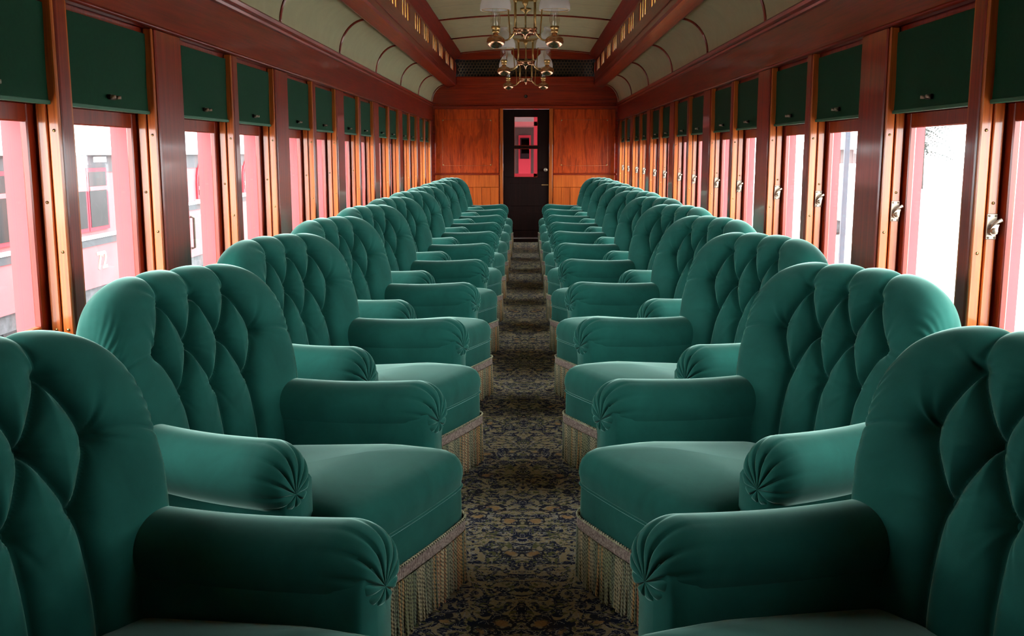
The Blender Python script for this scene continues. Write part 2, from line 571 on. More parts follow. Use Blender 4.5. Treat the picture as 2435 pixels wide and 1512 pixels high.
for side, sname in ((-1, 'left'), (1, 'right')):
    vis = 0
    for (ya, yb) in windows[side]:
        wnum += 1
        # the stops and track beads in the two jambs
        m = MB()
        for y0, y1 in ((ya, ya + .016), (yb - .016, yb)):
            m.box(sx(side, DW + .004), sx(side, DW + .034), y0, y1, Z_SILL, Z_HEAD, .003)
        win = m.build('window_%d' % wnum, 'wood_v')
        tag(win, kind='structure')
        m = MB()
        for y0, y1 in ((ya, ya + .012), (yb - .012, yb)):
            m.box(sx(side, DW + .041), sx(side, DW + .070), y0, y1, Z_SILL, Z_BLIND, .003)
        m.build('sash_stop', 'wood_v', win)
        dS0, dS1 = DW + .078, DW + .100
        st = .046
        def sb(y0, y1, z0, z1):
            return B(sx(side, dS0), sx(side, dS1), y0, y1, z0, z1, bev=.004)
        sb(ya + .002, ya + .002 + st, Z_SILL, Z_BLIND).build('sash_stile', 'wood_dark', win)  # both stiles in darker wood, standing in for shade on inward faces
        sb(yb - .002 - st, yb - .002, Z_SILL, Z_BLIND).build('sash_stile', 'wood_dark', win)
        sb(ya + .002 + st, yb - .002 - st, Z_BLIND - .052, Z_BLIND).build('sash_top_rail', 'wood_dark', win)
        sb(ya + .002 + st, yb - .002 - st, Z_SILL, Z_SILL + .05).build('sash_bottom_rail', 'wood_v', win)
        B(sx(side, DW + .040), sx(side, DW + .104), ya, yb, Z_BLIND, Z_HEAD).build('blind_box_back', 'wood_dark', win)
        B(sx(side, DW + .094), sx(side, DW + .097), ya + st, yb - st, Z_SILL + .048, Z_BLIND - .050).build('pane', 'pane', win)
        if yb < 2.2:
            continue
        m = MB()
        for z in (Z_SILL + .035, .96, Z_SILL + .60):
            m.lathe([(0, -.003), (.0045, -.002), (.005, .001)], (sx(side, DW + .019), yb - .016, z), 8, 'y')
            m.lathe([(0, -.003), (.0045, -.002), (.005, .001)], (sx(side, DW + .055), yb - .012, z + .14 if z > .8 else z), 8, 'y')
        m.build('jamb_screw', 'brass', win, smooth=True)
        if side == 1:
            make_latch(win, side, yb - .012, 1.035)
        vis += 1
        # roller blind, drawn down a third
        e = tag(empty('roller_blind', (sx(side, DW + .028), (ya + yb) / 2, Z_BLIND)),
                'dark green cloth roller blind over the %s window from the camera, %s wall' % (ORD[vis - 1], sname),
                'blind', 'roller blinds over the carriage windows')
        hy = (yb - ya) / 2 - .017
        n = 24
        P = np.zeros((n + 1, 2, 3))
        for i in range(n + 1):
            t = i / n
            P[i, :, 2] = t * (Z_HEAD - Z_BLIND - .02)
            P[i, :, 0] = side * .0015 * math.sin(t * 5)
            P[i, 0, 1], P[i, 1, 1] = -hy, hy
        mm = MB().grid(P)
        P2 = P.copy(); P2[:, :, 0] += side * .003
        mm.grid(P2)
        mm.build('blind_cloth', 'blind', e)
        MB().box(-.006, .006, -hy, hy, -.004, .008, .002).build('hem_bar', 'hem', e)
        ct = MB().box(-side * .012, -side * .002, -.022, .022, .030, .046, .002).build('pinch_catch', 'dark_metal', e)
        for kq in (-1, 1):
            MB().tube([(-side * .012, kq * .020, .038), (-side * .026, kq * .024, .038)], .0055, 8).build('catch_knob', 'nickel', ct, smooth=True)
        MB().tube([(side * .012, -hy - .004, Z_HEAD - Z_BLIND - .03), (side * .012, hy + .004, Z_HEAD - Z_BLIND - .03)], .012, 10).build('roller', 'dark_metal', e, smooth=True)

# ---------------------------------------------------------------- ceiling
# cove half sections, the clerestory beams, their lights and the upper deck
D_BO, D_BI = 1.0725, 0.945      # outer and inner edge of the lower deck beam
Z_B0, Z_B1 = 2.125, 2.300
Z_L1, Z_U = 2.450, 2.560
D_U = 0.875
NP = 14
cove = [(DW - .004 - (DW - .004 - D_BO) * (1 - math.cos(t)), Z_CORN + (Z_B0 + .02 - Z_CORN) * math.sin(t)) for t in np.linspace(0, PI / 2, NP)]
ribY = [3.7425 + PER * k for k in range(-3, 7) if 3.7425 + PER * k < Y_E - .1]
edges = [Y_A] + ribY + [Y_E]
UP = 15


def deck(t, z0=Z_U, rise=.052):
    """upper deck ceiling across, t in -1..1"""
    return (X0 + D_U * t, z0 + rise * (1 - t * t))


roofm = MB()
# closed outer roof so that no light leaks in
roofm.box(sx(-1, DW + .2), sx(-1, D_BI + .14), Y_A - .2, Y_E + .5, 2.20, 2.24)
roofm.box(sx(1, DW + .2), sx(1, D_BI + .14), Y_A - .2, Y_E + .5, 2.20, 2.24)
roofm.box(sx(-1, DW + .17), sx(-1, DW + .2), Y_A - .2, Y_E + .5, Z_CORN + .03, 2.24)
roofm.box(sx(1, DW + .17), sx(1, DW + .2), Y_A - .2, Y_E + .5, Z_CORN + .03, 2.24)
roofm.box(sx(-1, D_BI + .18), sx(1, D_BI + .18), Y_A - .2, Y_E + .5, 2.66, 2.70)
ceiling = roofm.build('ceiling', 'underframe')
tag(ceiling, kind='structure')
for i in range(len(edges) - 1):
    ya, yb = edges[i], edges[i + 1]
    for side in (-1, 1):
        P = np.array([[(sx(side, d), y, z) for d, z in cove] for y in (ya, yb)])
        o = MB().grid(P).build('cove_panel', 'cloth_ceiling', ceiling, smooth=True, fix=False)
    for half in (0, 1):
        y0 = ya + (yb - ya) * half / 2
        y1 = ya + (yb - ya) * (half + 1) / 2
        P = np.array([[(deck(t)[0], y, deck(t)[1]) for t in np.linspace(-1, 1, UP)] for y in (y0 + .0015, y1 - .0015)])
        MB().grid(P).build('upper_deck_panel', 'cloth_ceiling', ceiling, smooth=True, fix=False)
        if half:
            P2 = P.copy()
            Q = np.array([[(deck(t)[0], y0 + dy, deck(t)[1] - .001) for t in np.linspace(-1, 1, UP)] for dy in (-.002, .002)])
            MB().grid(Q).build('panel_joint', 'dark_metal', ceiling, fix=False)
for y in ribY:
    for side in (-1, 1):
        MB().tube([(sx(side, d - .002), y, z - .004) for d, z in cove], .0095, 8).build('cove_rib', 'wood_dark', ceiling, smooth=True)
    P = []
    MB().tube([(deck(t)[0], y, deck(t)[1] - .004) for t in np.linspace(-1, 1, UP)], .011, 8).build('upper_deck_rib', 'wood_dark', ceiling, smooth=True)
for side in (-1, 1):
    # lower beam with a sloping soffit and a moulded edge
    poly = [(D_BO, Z_B0 - .004), (D_BO - .018, Z_B0 - .012), (D_BI + .012, Z_B0 + .012), (D_BI, Z_B0 + .026), (D_BI, Z_B1), (D_BI + .020, Z_B1 + .004), (D_BO, Z_B1)]
    beam = MB().prism([(sx(side, d), z) for d, z in poly], 'y', Y_A, Y_E).build('deck_beam', 'wood_y', ceiling)
    MB().tube([(sx(side, D_BI - .004), Y_A, Z_B0 + .075), (sx(side, D_BI - .004), Y_E, Z_B0 + .075)], .005, 6).build('beam_bead', 'wood_y', beam)
    # upper frieze, sloping inwards to the upper deck
    poly = [(D_BI + .05, Z_L1), (D_BI + .02, Z_L1 - .004), (D_BI + .012, Z_L1 + .03), (D_U + .012, Z_U - .02), (D_U - .012, Z_U - .002), (D_U - .008, Z_U + .02), (D_BI + .05, Z_U + .03)]
    MB().prism([(sx(side, d), z) for d, z in poly], 'y', Y_A, Y_E).build('clerestory_frieze', 'wood_y', ceiling)
    MB().box(sx(side, D_BI + .13), sx(side, D_BI + .18), Y_A - .2, Y_E + .5, 2.46, 2.70).build('clerestory_eave', 'red_paint', ceiling)
    prev = Y_A
    for y in ribY + [Y_E + .3]:
        # blind panel at the rib, then two groups of three lights
        e0, e1 = y - .17, min(y + .17, Y_E)
        if e0 < Y_E:
            MB().box(sx(side, D_BI + .003), sx(side, D_BI + .030), e0, e1, Z_B1, Z_L1).build('clerestory_post', 'wood_dark', ceiling)
        a = prev + .17 if prev > Y_A else y - PER + .17
        prev = y
        grp_w = (PER - .34 - .20) / 2
        if a < Y_A:
            continue
        MB().box(sx(side, D_BI + .003), sx(side, D_BI + .030), a + grp_w, min(a + grp_w + .20, Y_E), Z_B1, Z_L1).build('clerestory_post', 'wood_dark', ceiling)
        for gi in (0, 1):
            g0 = a + gi * (grp_w + .20)
            if g0 + grp_w > Y_E:
                continue
            sw = .068
            gap = (grp_w - 4 * sw) / 3
            for j in range(4):
                q = g0 + j * (sw + gap)
                MB().box(sx(side, D_BI + .004), sx(side, D_BI + .010), q, q + sw, Z_B1, Z_L1, .002).build('clerestory_slat', 'wood_dark', ceiling)
                if j < 3:
                    MB().box(sx(side, D_BI + .011), sx(side, D_BI + .016), q + sw - .006, q + sw + gap + .006, Z_B1, Z_L1).build('clerestory_light', 'amber', ceiling)

# ---------------------------------------------------------------- end walls and the door
DX = -0.012
DHW, DZ = 0.327, 1.822
ew = MB()
YE = Y_E
ew.box(sx(-1, DW + .17), DX - DHW - .02, YE, YE + .06, 0, 1.90)
ew.box(DX + DHW + .02, sx(1, DW + .17), YE, YE + .06, 0, 1.90)
ew.box(DX - DHW - .02, DX + DHW + .02, YE, YE + .06, DZ + .005, 1.90)
wall_end = ew.build('wall_end', 'wood_x')
tag(wall_end, kind='structure')
# lunette board under the beams and the rounded ends of the coves
poly = [(sx(-1, d), z) for d, z in cove] + [(sx(-1, D_BO), Z_B0 + .02), (sx(-1, D_BI), Z_B0 + .05), (sx(1, D_BI), Z_B0 + .05), (sx(1, D_BO), Z_B0 + .02)] + [(sx(1, d), z) for d, z in cove[::-1]]
MB().prism(poly, 'y', YE - .012, YE + .05).build('lunette_board', 'wood_x', wall_end)
MB().box(sx(-1, DW), sx(1, DW), YE - .022, YE, 1.83, 1.875, .006).build('transom_rail', 'wood_x', wall_end)
MB().box(sx(-1, DW), sx(1, DW), YE - .016, YE, 1.885, 1.905, .005).build('transom_bead', 'wood_x', wall_end)
MB().box(sx(-1, D_BI), sx(1, D_BI), YE - .03, YE + .03, Z_B0 + .03, Z_B0 + .135, .008).build('grille_bottom_rail', 'wood_x', wall_end)
gz0, gz1 = Z_B0 + .135, 2.475
MB().box(sx(-1, D_BI + .07), sx(1, D_BI + .07), YE + .05, YE + .07, Z_B0, 2.68).build('grille_backing', 'black', wall_end)
poly = [deck(t) for t in np.linspace(-1, 1, UP)]
poly = [(x, z + .004) for x, z in poly] + [(sx(1, D_BI), gz1 + .02), (sx(1, D_BI - .1), gz1 + .01)] + [(X0 + D_BI * t, gz1 + .02 * (1 - t * t)) for t in np.linspace(.85, -.85, 9)] + [(sx(-1, D_BI), gz1 + .02)]
MB().prism(poly, 'y', YE - .03, YE + .03).build('arched_grille_rail', 'wood_x', wall_end)
# pierced grille: rows of touching wire rings
m = MB()
pitch = .0435
rows = 5
ncol = int(2 * (D_BI - .03) / pitch)
for r in range(rows + 1):
    for c in range(ncol):
        x = X0 - D_BI + .045 + c * pitch + (pitch / 2 if r % 2 else 0)
        z = gz0 + .018 + r * pitch * .866
        if x > X0 + D_BI - .02 or z > gz1:
            continue
        pts = [(x + .0195 * math.cos(a), YE + .01, z + .0195 * math.sin(a)) for a in np.linspace(0, 2 * PI, 12, endpoint=False)]
        m.tube(pts, .0018, 4, closed=True)
g = m.build('ring_grille', 'dim_brass', wall_end)
tag(g, 'fine brass ring grille over a black opening', kind='stuff')
for s, nm in ((-1, 'L'), (1, 'R')):
    xa, xb = (sx(-1, DW), DX - DHW - .02) if s < 0 else (DX + DHW + .02, sx(1, DW))
    # door casing
    xc = DX + s * (DHW + .012)
    MB().box(xc - .022, xc + .028 if s > 0 else xc + .022, YE - .024, YE, 0, 1.835, .005).build('door_casing', 'wood_v', wall_end)
    # big figured panel with a thin inlaid line and corner studs
    pa, pb = xa + .03, xb - .03
    p = MB().box(pa, pb, YE - .012, YE, .955, 1.825, .004).build('figured_panel', 'panel', wall_end)
    ia, ib, iz0, iz1 = pa + .10, pb - .10, 1.055, 1.685
    t = .0042
    m = MB()
    for (u0, u1, w0, w1) in ((ia, ib, iz0, iz0 + t), (ia, ib, iz1 - t, iz1), (ia, ia + t, iz0, iz1), (ib - t, ib, iz0, iz1)):
        m.box(u0, u1, YE - .0128, YE - .0118, w0, w1)
    m.build('inlaid_line', 'copper', p)
    for cx in (ia + .012, ib - .012):
        for cz in (iz0 + .012, iz1 - .012):
            MB().lathe([(0, -.006), (.007, -.004), (.010, .002)], (cx, YE - .012, cz), 10, 'y').build('panel_stud', 'brass', p, smooth=True)
    MB().box(xa, xb, YE - .02, YE, .930, .952, .004).build('chair_rail', 'wood_x', wall_end)
    # dado: frame and sunk panels
    MB().box(pa, pb, YE - .016, YE, .76, .928, .004).build('dado_rail', 'panel_low', wall_end)
    mid = pb - .30 if s < 0 else pa + .30
    for q0, q1 in ((pa, pa + .11), (mid - .06, mid + .06), (pb - .11, pb)):
        MB().box(q0, q1, YE - .016, YE, .05, .758, .003).build('dado_stile', 'panel_low', wall_end)
    for q0, q1 in ((pa + .112, mid - .062), (mid + .062, pb - .112)):
        MB().box(q0, q1, YE - .006, YE, .05, .756, .003).build('dado_panel', 'panel_low', wall_end)
# small round lock above the door
MB().lathe([(.022, 0), (.024, -.006), (.017, -.008), (.014, -.002), (0, -.001)], (DX - .005, YE - .012, 1.995), 20, 'y').build('round_escutcheon', 'dark_metal', wall_end, smooth=True)

door = B(DX - DHW, DX + DHW, YE + .012, YE + .05, .06, .90, bev=.003).build('door_1', 'shaded_wood')
tag(door, kind='structure')
GX0, GX1, GZ0, GZM0, GZM1, GZ1 = -.175, .147, .900, 1.288, 1.330, 1.722
for a, b, z0, z1, nm in ((DX - DHW, GX0, .90, DZ, 'door_stile'), (GX1, DX + DHW, .90, DZ, 'door_stile'), (GX0, GX1, GZ1, DZ, 'door_top_rail'), (GX0, GX1, GZM0, GZM1, 'glazing_bar')):
    B(a, b, YE + .012, YE + .05, z0, z1, bev=.003).build(nm, 'shaded_wood', door)
for z0, z1 in ((GZ0, GZM0), (GZM1, GZ1)):
    B(GX0, GX1, YE + .028, YE + .032, z0, z1).build('pane', 'pane', door)
    m = MB()
    m.box(GX0, GX1, YE + .014, YE + .03, z0 - .004, z0 + .006); m.box(GX0, GX1, YE + .014, YE + .03, z1 - .005, z1 + .003)
    m.box(GX0 - .003, GX0 + .005, YE + .014, YE + .03, z0, z1); m.box(GX1 - .005, GX1 + .003, YE + .014, YE + .03, z0, z1)
    m.build('glazing_bead', 'wood_dark', door)
for z0, z1 in ((.16, .42), (.50, .82)):
    B(DX - .22, DX + .22, YE + .006, YE + .02, z0, z1, bev=.005).build('door_panel', 'shaded_wood', door)
kn = MB().lathe([(0, -.062), (.020, -.058), (.027, -.045), (.022, -.032), (.010, -.024), (.010, -.006), (.024, -.004), (.026, .0)], (DX + .272, YE + .012, 1.0), 18, 'y').build('door_knob', 'nickel', door, smooth=True)
kn['label'] = 'round brass door knob'
B(DX + .20, DX + .31, YE + .008, YE + .013, .785, .80).build('bolt_plate', 'brass', door)
B(DX - DHW - .004, DX - DHW + .012, YE - .004, YE + .013, .985, 1.085, bev=.002).build('hinge', 'nickel', door)
sill = B(DX - DHW - .03, DX + DHW + .03, YE - .05, YE + .08, .0, .055, bev=.004).build('trim_1', 'shaded_wood')
tag(sill, kind='structure')
B(DX - DHW, DX + DHW, YE - .052, YE - .046, .048, .057).build('threshold_strip', 'steel_line', sill)

wr = B(sx(-1, DW + .17), sx(1, DW + .17), Y_A - .06, Y_A, 0, 2.65).build('wall_rear', 'wood_v')  # unseen wall, set close behind the camera to darken camera-facing sides
tag(wr, kind='structure')

# ---------------------------------------------------------------- the velvet armchair
FRONT = 0.33


def rounded_outline(n_corner=8):
    """seat plan: front edge, rounded corners, tapering back"""
    hw_f, hw_r, yf, yr, r = .300, .255, FRONT, -.29, .045
    pts = []
    def arc(cx, cy, a0, a1):
        for a in np.linspace(a0, a1, n_corner):
            pts.append((cx + r * math.cos(a), cy + r * math.sin(a)))
    for x in np.linspace(-hw_f + r, hw_f - r, 15)[1:-1]:
        pts.append((x, yf + .010 * (1 - (x / hw_f) ** 2)))
    arc(hw_f - r, yf - r, PI / 2, 0)
    for t in np.linspace(0, 1, 10)[1:-1]:
        pts.append((hw_f + (hw_r - hw_f) * t, (yf - r) + (yr + r - yf + r) * t))
    arc(hw_r - r, yr + r, 0, -PI / 2)
    for x in np.linspace(hw_r - r, -hw_r + r, 9)[1:-1]:
        pts.append((x, yr))
    arc(-hw_r + r, yr + r, -PI / 2, -PI)
    for t in np.linspace(0, 1, 10)[1:-1]:
        pts.append((-(hw_r + (hw_f - hw_r) * t), (yr + r) + (yf - yr - 2 * r) * t))
    arc(-hw_f + r, yf - r, PI, PI / 2)
    return np.array(pts)


def seat_parts(root):
    out = rounded_outline()
    c = np.array([0, .02])
    lev = [(1.0, .300), (1.004, .312), (1.014, .330), (1.012, .350), (.995, .370), (.965, .386), (.92, .397), (.85, .405), (.72, .412), (.55, .417), (.36, .420), (.18, .422), (.001, .4225)]
    rng = np.random.default_rng(3)
    P = []
    for s, z in lev:
        q = c + (out - c) * s
        back = np.clip((.12 - q[:, 1]) / .40, 0, 1)
        zz = z - .050 * back * (z - .30) / .12
        # gathered front edge: fine vertical puckers
        if .30 < z < .38:
            fr = (q[:, 1] > .25)
            nrm = (out - c) / np.linalg.norm(out - c, axis=1, keepdims=True)
            q = q + nrm * (fr * .0012 * np.sin(q[:, 0] * 140 + 2 * np.sin(q[:, 0] * 31)))[:, None]
        P.append(np.column_stack([q, zz]))
    MB().grid(np.array(P), closed_v=True).build('seat_cushion', 'velvet', root, smooth=True)
    lev = [(.96, .302), (.995, .299), (1.0, .290), (1.002, .24), (1.002, .192), (.97, .190), (.5, .190), (.01, .19)]
    P = [np.column_stack([c + (out - c) * s, np.full(len(out), z)]) for s, z in lev]
    MB().grid(np.array(P), closed_v=True).build('seat_apron', 'velvet', root, smooth=True, angle=50)
    pts = [(*(c + (p - c) * 1.004), .2985) for p in out]
    MB().tube(pts, .0042, 6, closed=True).build('piping', 'velvet', root, smooth=True)
    lev = [(.93, .192), (.93, .03), (.90, .0), (.5, .0)]
    P = [np.column_stack([c + (out - c) * s, np.full(len(out), z)]) for s, z in lev]
    MB().grid(np.array(P), closed_v=True).build('chair_base', 'black', root, smooth=True, angle=40)
    return out


def armrest(root, sgn):
    """scroll arm: a roll with a gathered front over a narrower panel; the inner face runs flush"""
    r = .086
    zc = .492
    y0, y1 = -.36, .138            # roll centreline; the gathered dome comes in front
    xr, xf = .288, .354
    NT = 96
    th = np.linspace(0, 2 * PI, NT, endpoint=False)

    def place(s, y, z):
        tau = (y - (-.30)) / (.24 + .30)
        return (sgn * (xr + (xf - xr) * tau + s), y, z - .016 * max(0.0, 1 - tau) * (z - .19) / .3)
    rows = []
    ys = list(np.linspace(y0, y1, 16))
    for y in ys:
        sag = -.010 * math.sin(PI * (y - y0) / (y1 - y0))
        fr = max(0, (y - (y1 - .10)) / .10)
        pl = 1 - .012 * fr * np.abs(np.sin(th * 5.5 + .4)) ** 14
        rows.append([place(r * k * math.cos(a), y, zc + sag + r * k * math.sin(a)) for a, k in zip(th, pl)])
    gx, gz = .0, zc - .036        # the gather point lies low on the front
    ND = 22
    for i in range(1, ND + 1):
        t = i / ND * PI / 2
        k = math.cos(t) ** .85 if i < ND else .0
        dy = .098 * math.sin(t)
        ring = []
        deep = math.sin(t) ** 1.2
        for a in th:
            pl = abs(math.sin(a * 5.5 + .4)) ** 14
            rk = r * (1 - .012 * pl * (1 - deep) - .060 * pl * deep * (1 if k > .03 else 0))
            cx = gx * (1 - k); cz = (gz - zc) * (1 - k)
            dyy = dy - .020 * deep ** 6 - .012 * pl * deep
            ring.append(place(cx + rk * k * math.cos(a), y1 + dyy, zc + cz + rk * k * math.sin(a)))
        rows.append(ring)
    m = MB().grid(np.array(rows), closed_v=True)
    # inner skin and panel below the roll
    poly_in = -.083
    prof = [(poly_in, .19), (poly_in, .30), (poly_in + .0, .42), (poly_in + .001, .475), (-.05, .505), (.03, .475), (.046, .430), (.040, .405), (.040, .19)]
    rows = []
    yy = list(np.linspace(y0, .180, 10)) + [.194, .203, .209, .211]
    for j, y in enumerate(yy):
        sh = [1, .97, .90, .80, .0][max(0, j - 9)] if j >= 9 else 1
        ring = []
        for s, z in prof:
            ss = -.022 + (s + .022) * sh
            ring.append(place(ss, y, z))
        rows.append(ring)
    m.grid(np.array(rows), closed_v=True)
    o = m.build('armrest', 'velvet', root, smooth=True, angle=75)
    return o


def backrest(root):
    NU, NS = 250, 300
    # centre profile (y, z): seat -> lumbar -> crest -> rear
    ctrl = np.array([(-.262, .30), (-.258, .36), (-.262, .44), (-.280, .54), (-.305, .64), (-.330, .74), (-.352, .82), (-.378, .875), (-.418, .912),
                     (-.462, .918), (-.500, .895), (-.522, .84), (-.525, .76), (-.518, .60), (-.500, .40), (-.480, .20)])
    d = np.r_[0, np.cumsum(np.linalg.norm(np.diff(ctrl, axis=0), axis=1))]
    # smooth resample (Catmull-Rom style through cubic hermite)
    L = d[-1]
    dens = np.interp(np.linspace(0, 1, NS), [0, .60, .72, 1], [0, .66 * L, .78 * L, L])
    def herm(col):
        mtan = np.gradient(ctrl[:, col], d)
        i = np.clip(np.searchsorted(d, dens, side='right') - 1, 0, len(d) - 2)
        h = d[i + 1] - d[i]
        t = (dens - d[i]) / h
        h00 = 2 * t ** 3 - 3 * t ** 2 + 1; h10 = t ** 3 - 2 * t ** 2 + t; h01 = -2 * t ** 3 + 3 * t ** 2; h11 = t ** 3 - t ** 2
        return h00 * ctrl[i, col] + h10 * h * mtan[i] + h01 * ctrl[i + 1, col] + h11 * h * mtan[i + 1]
    py, pz = herm(0), herm(1)
    arc = dens
    arc_crest = np.interp(.918, ctrl[:10, 1], d[:10])
    u = np.linspace(-1, 1, NU)
    u = np.sign(u) * (1 - (1 - np.abs(u)) ** 1.35)
    hw = np.interp(pz, [.20, .33, .45, .55, .64, .74, .92], [.285, .305, .330, .352, .365, .365, .358])
    U, S = np.meshgrid(u, np.arange(NS), indexing='ij')
    X = U * hw[S]
    Z = pz[S].copy()
    Y = py[S].copy()
    aU = np.abs(U)
    k = (1 - aU ** 4.2) ** (1 / 2.4)
    zt = .60
    up = Z > zt
    Z = np.where(up, zt + (Z - zt) * (.36 + .64 * k), Z)
    # round the side edges: front and rear skins meet
    ymid = np.interp(Z, [.2, .4, .6, .8, .93], [-.40, -.40, -.42, -.44, -.45])
    tk = (1 - aU ** 9) ** (1 / 3.2)
    Y = ymid + (Y - ymid) * tk
    Y = Y + .045 * aU ** 2.2 * (Z > 0)
    P = np.stack([X, Y, Z], -1)
    # tufting in the flattened front: coordinate (x, height along the profile)
    T = arc[S]
    def tz(z):
        return float(np.interp(z, ctrl[:9, 1], d[:9]))
    tB, tC, tA, tTop = tz(.725), tz(.600), tz(.850), arc_crest + .10
    Bx = [-.198, -.066, .066, .198]
    Cx = [-.132, 0, .132]
    seg = []
    for x in Cx:
        seg.append(((x, tC), (x * 1.02, tz(.30)), 1.0))
    for i, x in enumerate(Cx):
        seg.append(((x, tC), (Bx[i], tB), 1.0)); seg.append(((x, tC), (Bx[i + 1], tB), 1.0))
        seg.append(((x, tA), (Bx[i], tB), 1.0)); seg.append(((x, tA), (Bx[i + 1], tB), 1.0))
        seg.append(((x, tA), (x * 1.04, tTop), .35))
    seg.append(((Bx[0], tB), (-.43, tB + .012), .45)); seg.append(((Bx[3], tB), (.43, tB + .012), .45))
    disp = np.zeros_like(X)
    puff = np.full_like(X, 9.0)
    for (a, b, w) in seg:
        ax, ay = a; bx_, by_ = b
        vx, vy = bx_ - ax, by_ - ay
        tt = np.clip(((X - ax) * vx + (T - ay) * vy) / (vx * vx + vy * vy), 0, 1)
        # cloth folds sag sideways a little, so the line is not dead straight
        dist = np.hypot(X - (ax + tt * vx), T - (ay + tt * vy))
        if w != .45:
            puff = np.minimum(puff, dist)
        disp = np.minimum(disp, -.026 * w * np.exp(-dist / (.016 if w != .45 else .0055)) * (1 if w != .45 else .75))
    pl = np.clip(puff / .075, 0, 1)
    disp += .011 * np.interp(T, [tA - .02, tTop - .08], [1, .45]) * np.sqrt(np.clip(1 - (1 - pl) ** 2, 0, 1)) - .008
    rng = np.random.default_rng(5)
    for (bxs, bt, dep) in [(x, tB, .030) for x in Bx] + [(x, tC, .024) for x in Cx] + [(x, tA, .014) for x in Cx]:
        dx, dy = X - bxs, T - bt
        rr = np.hypot(dx, dy)
        disp -= dep * np.exp(-(rr / .020) ** 1.3)
        an = np.arctan2(dy, dx)
        for q in range(7):
            a0 = rng.uniform(-PI, PI)
            da = np.angle(np.exp(1j * (an - a0)))
            ln = rng.uniform(.025, .055)
            disp += rng.choice([-1, 1]) * .0065 * np.exp(-(da / .11) ** 2) * np.exp(-rr / ln) * np.clip(rr / .012, 0, 1)
    fade = np.interp(T, [0, .03, arc_crest + .02, arc_crest + .13], [1, 1, 1, 0]) * np.clip((1 - aU) / .10, 0, 1) ** .6
    disp *= fade
    # little gathers along the rolled shoulder ends
    sh = np.exp(-((aU - .93) / .07) ** 2) * np.exp(-((T - tB - .09) / .09) ** 2)
    disp += sh * .0018 * np.sin(T * 190 + 3 * np.sin(X * 40))
    du = np.gradient(P, axis=0); ds = np.gradient(P, axis=1)
    N = np.cross(ds, du)
    N /= np.linalg.norm(N, axis=-1, keepdims=True) + 1e-9
    c0 = N[NU // 2, 60]
    if c0[1] < 0:
        N = -N
    P = P + N * disp[..., None]
    m = MB().grid(P)
    o = m.build('backrest', 'velvet', root, smooth=True, fix=False)
    # button heads
    for (bxs, bt) in [(x, tB) for x in Bx] + [(x, tC) for x in Cx]:
        i = int(np.argmin(np.abs(X[:, 0] / hw[0] * np.interp(bt, arc, hw) - bxs)))
        j = int(np.argmin(np.abs(arc - bt)))
        c = P[i, j]
        n = N[i, j]
        b = MB().lathe([(0, .006), (.005, .005), (.0085, .002), (.009, -.002), (.004, -.005)], (0, 0, 0), 12).build('tuft_button', 'velvet', o, smooth=True)
        b.location = Vector(c) + Vector(n) * .001
        b.rotation_euler = Vector(n).to_track_quat('Z', 'Y').to_euler()
    return o


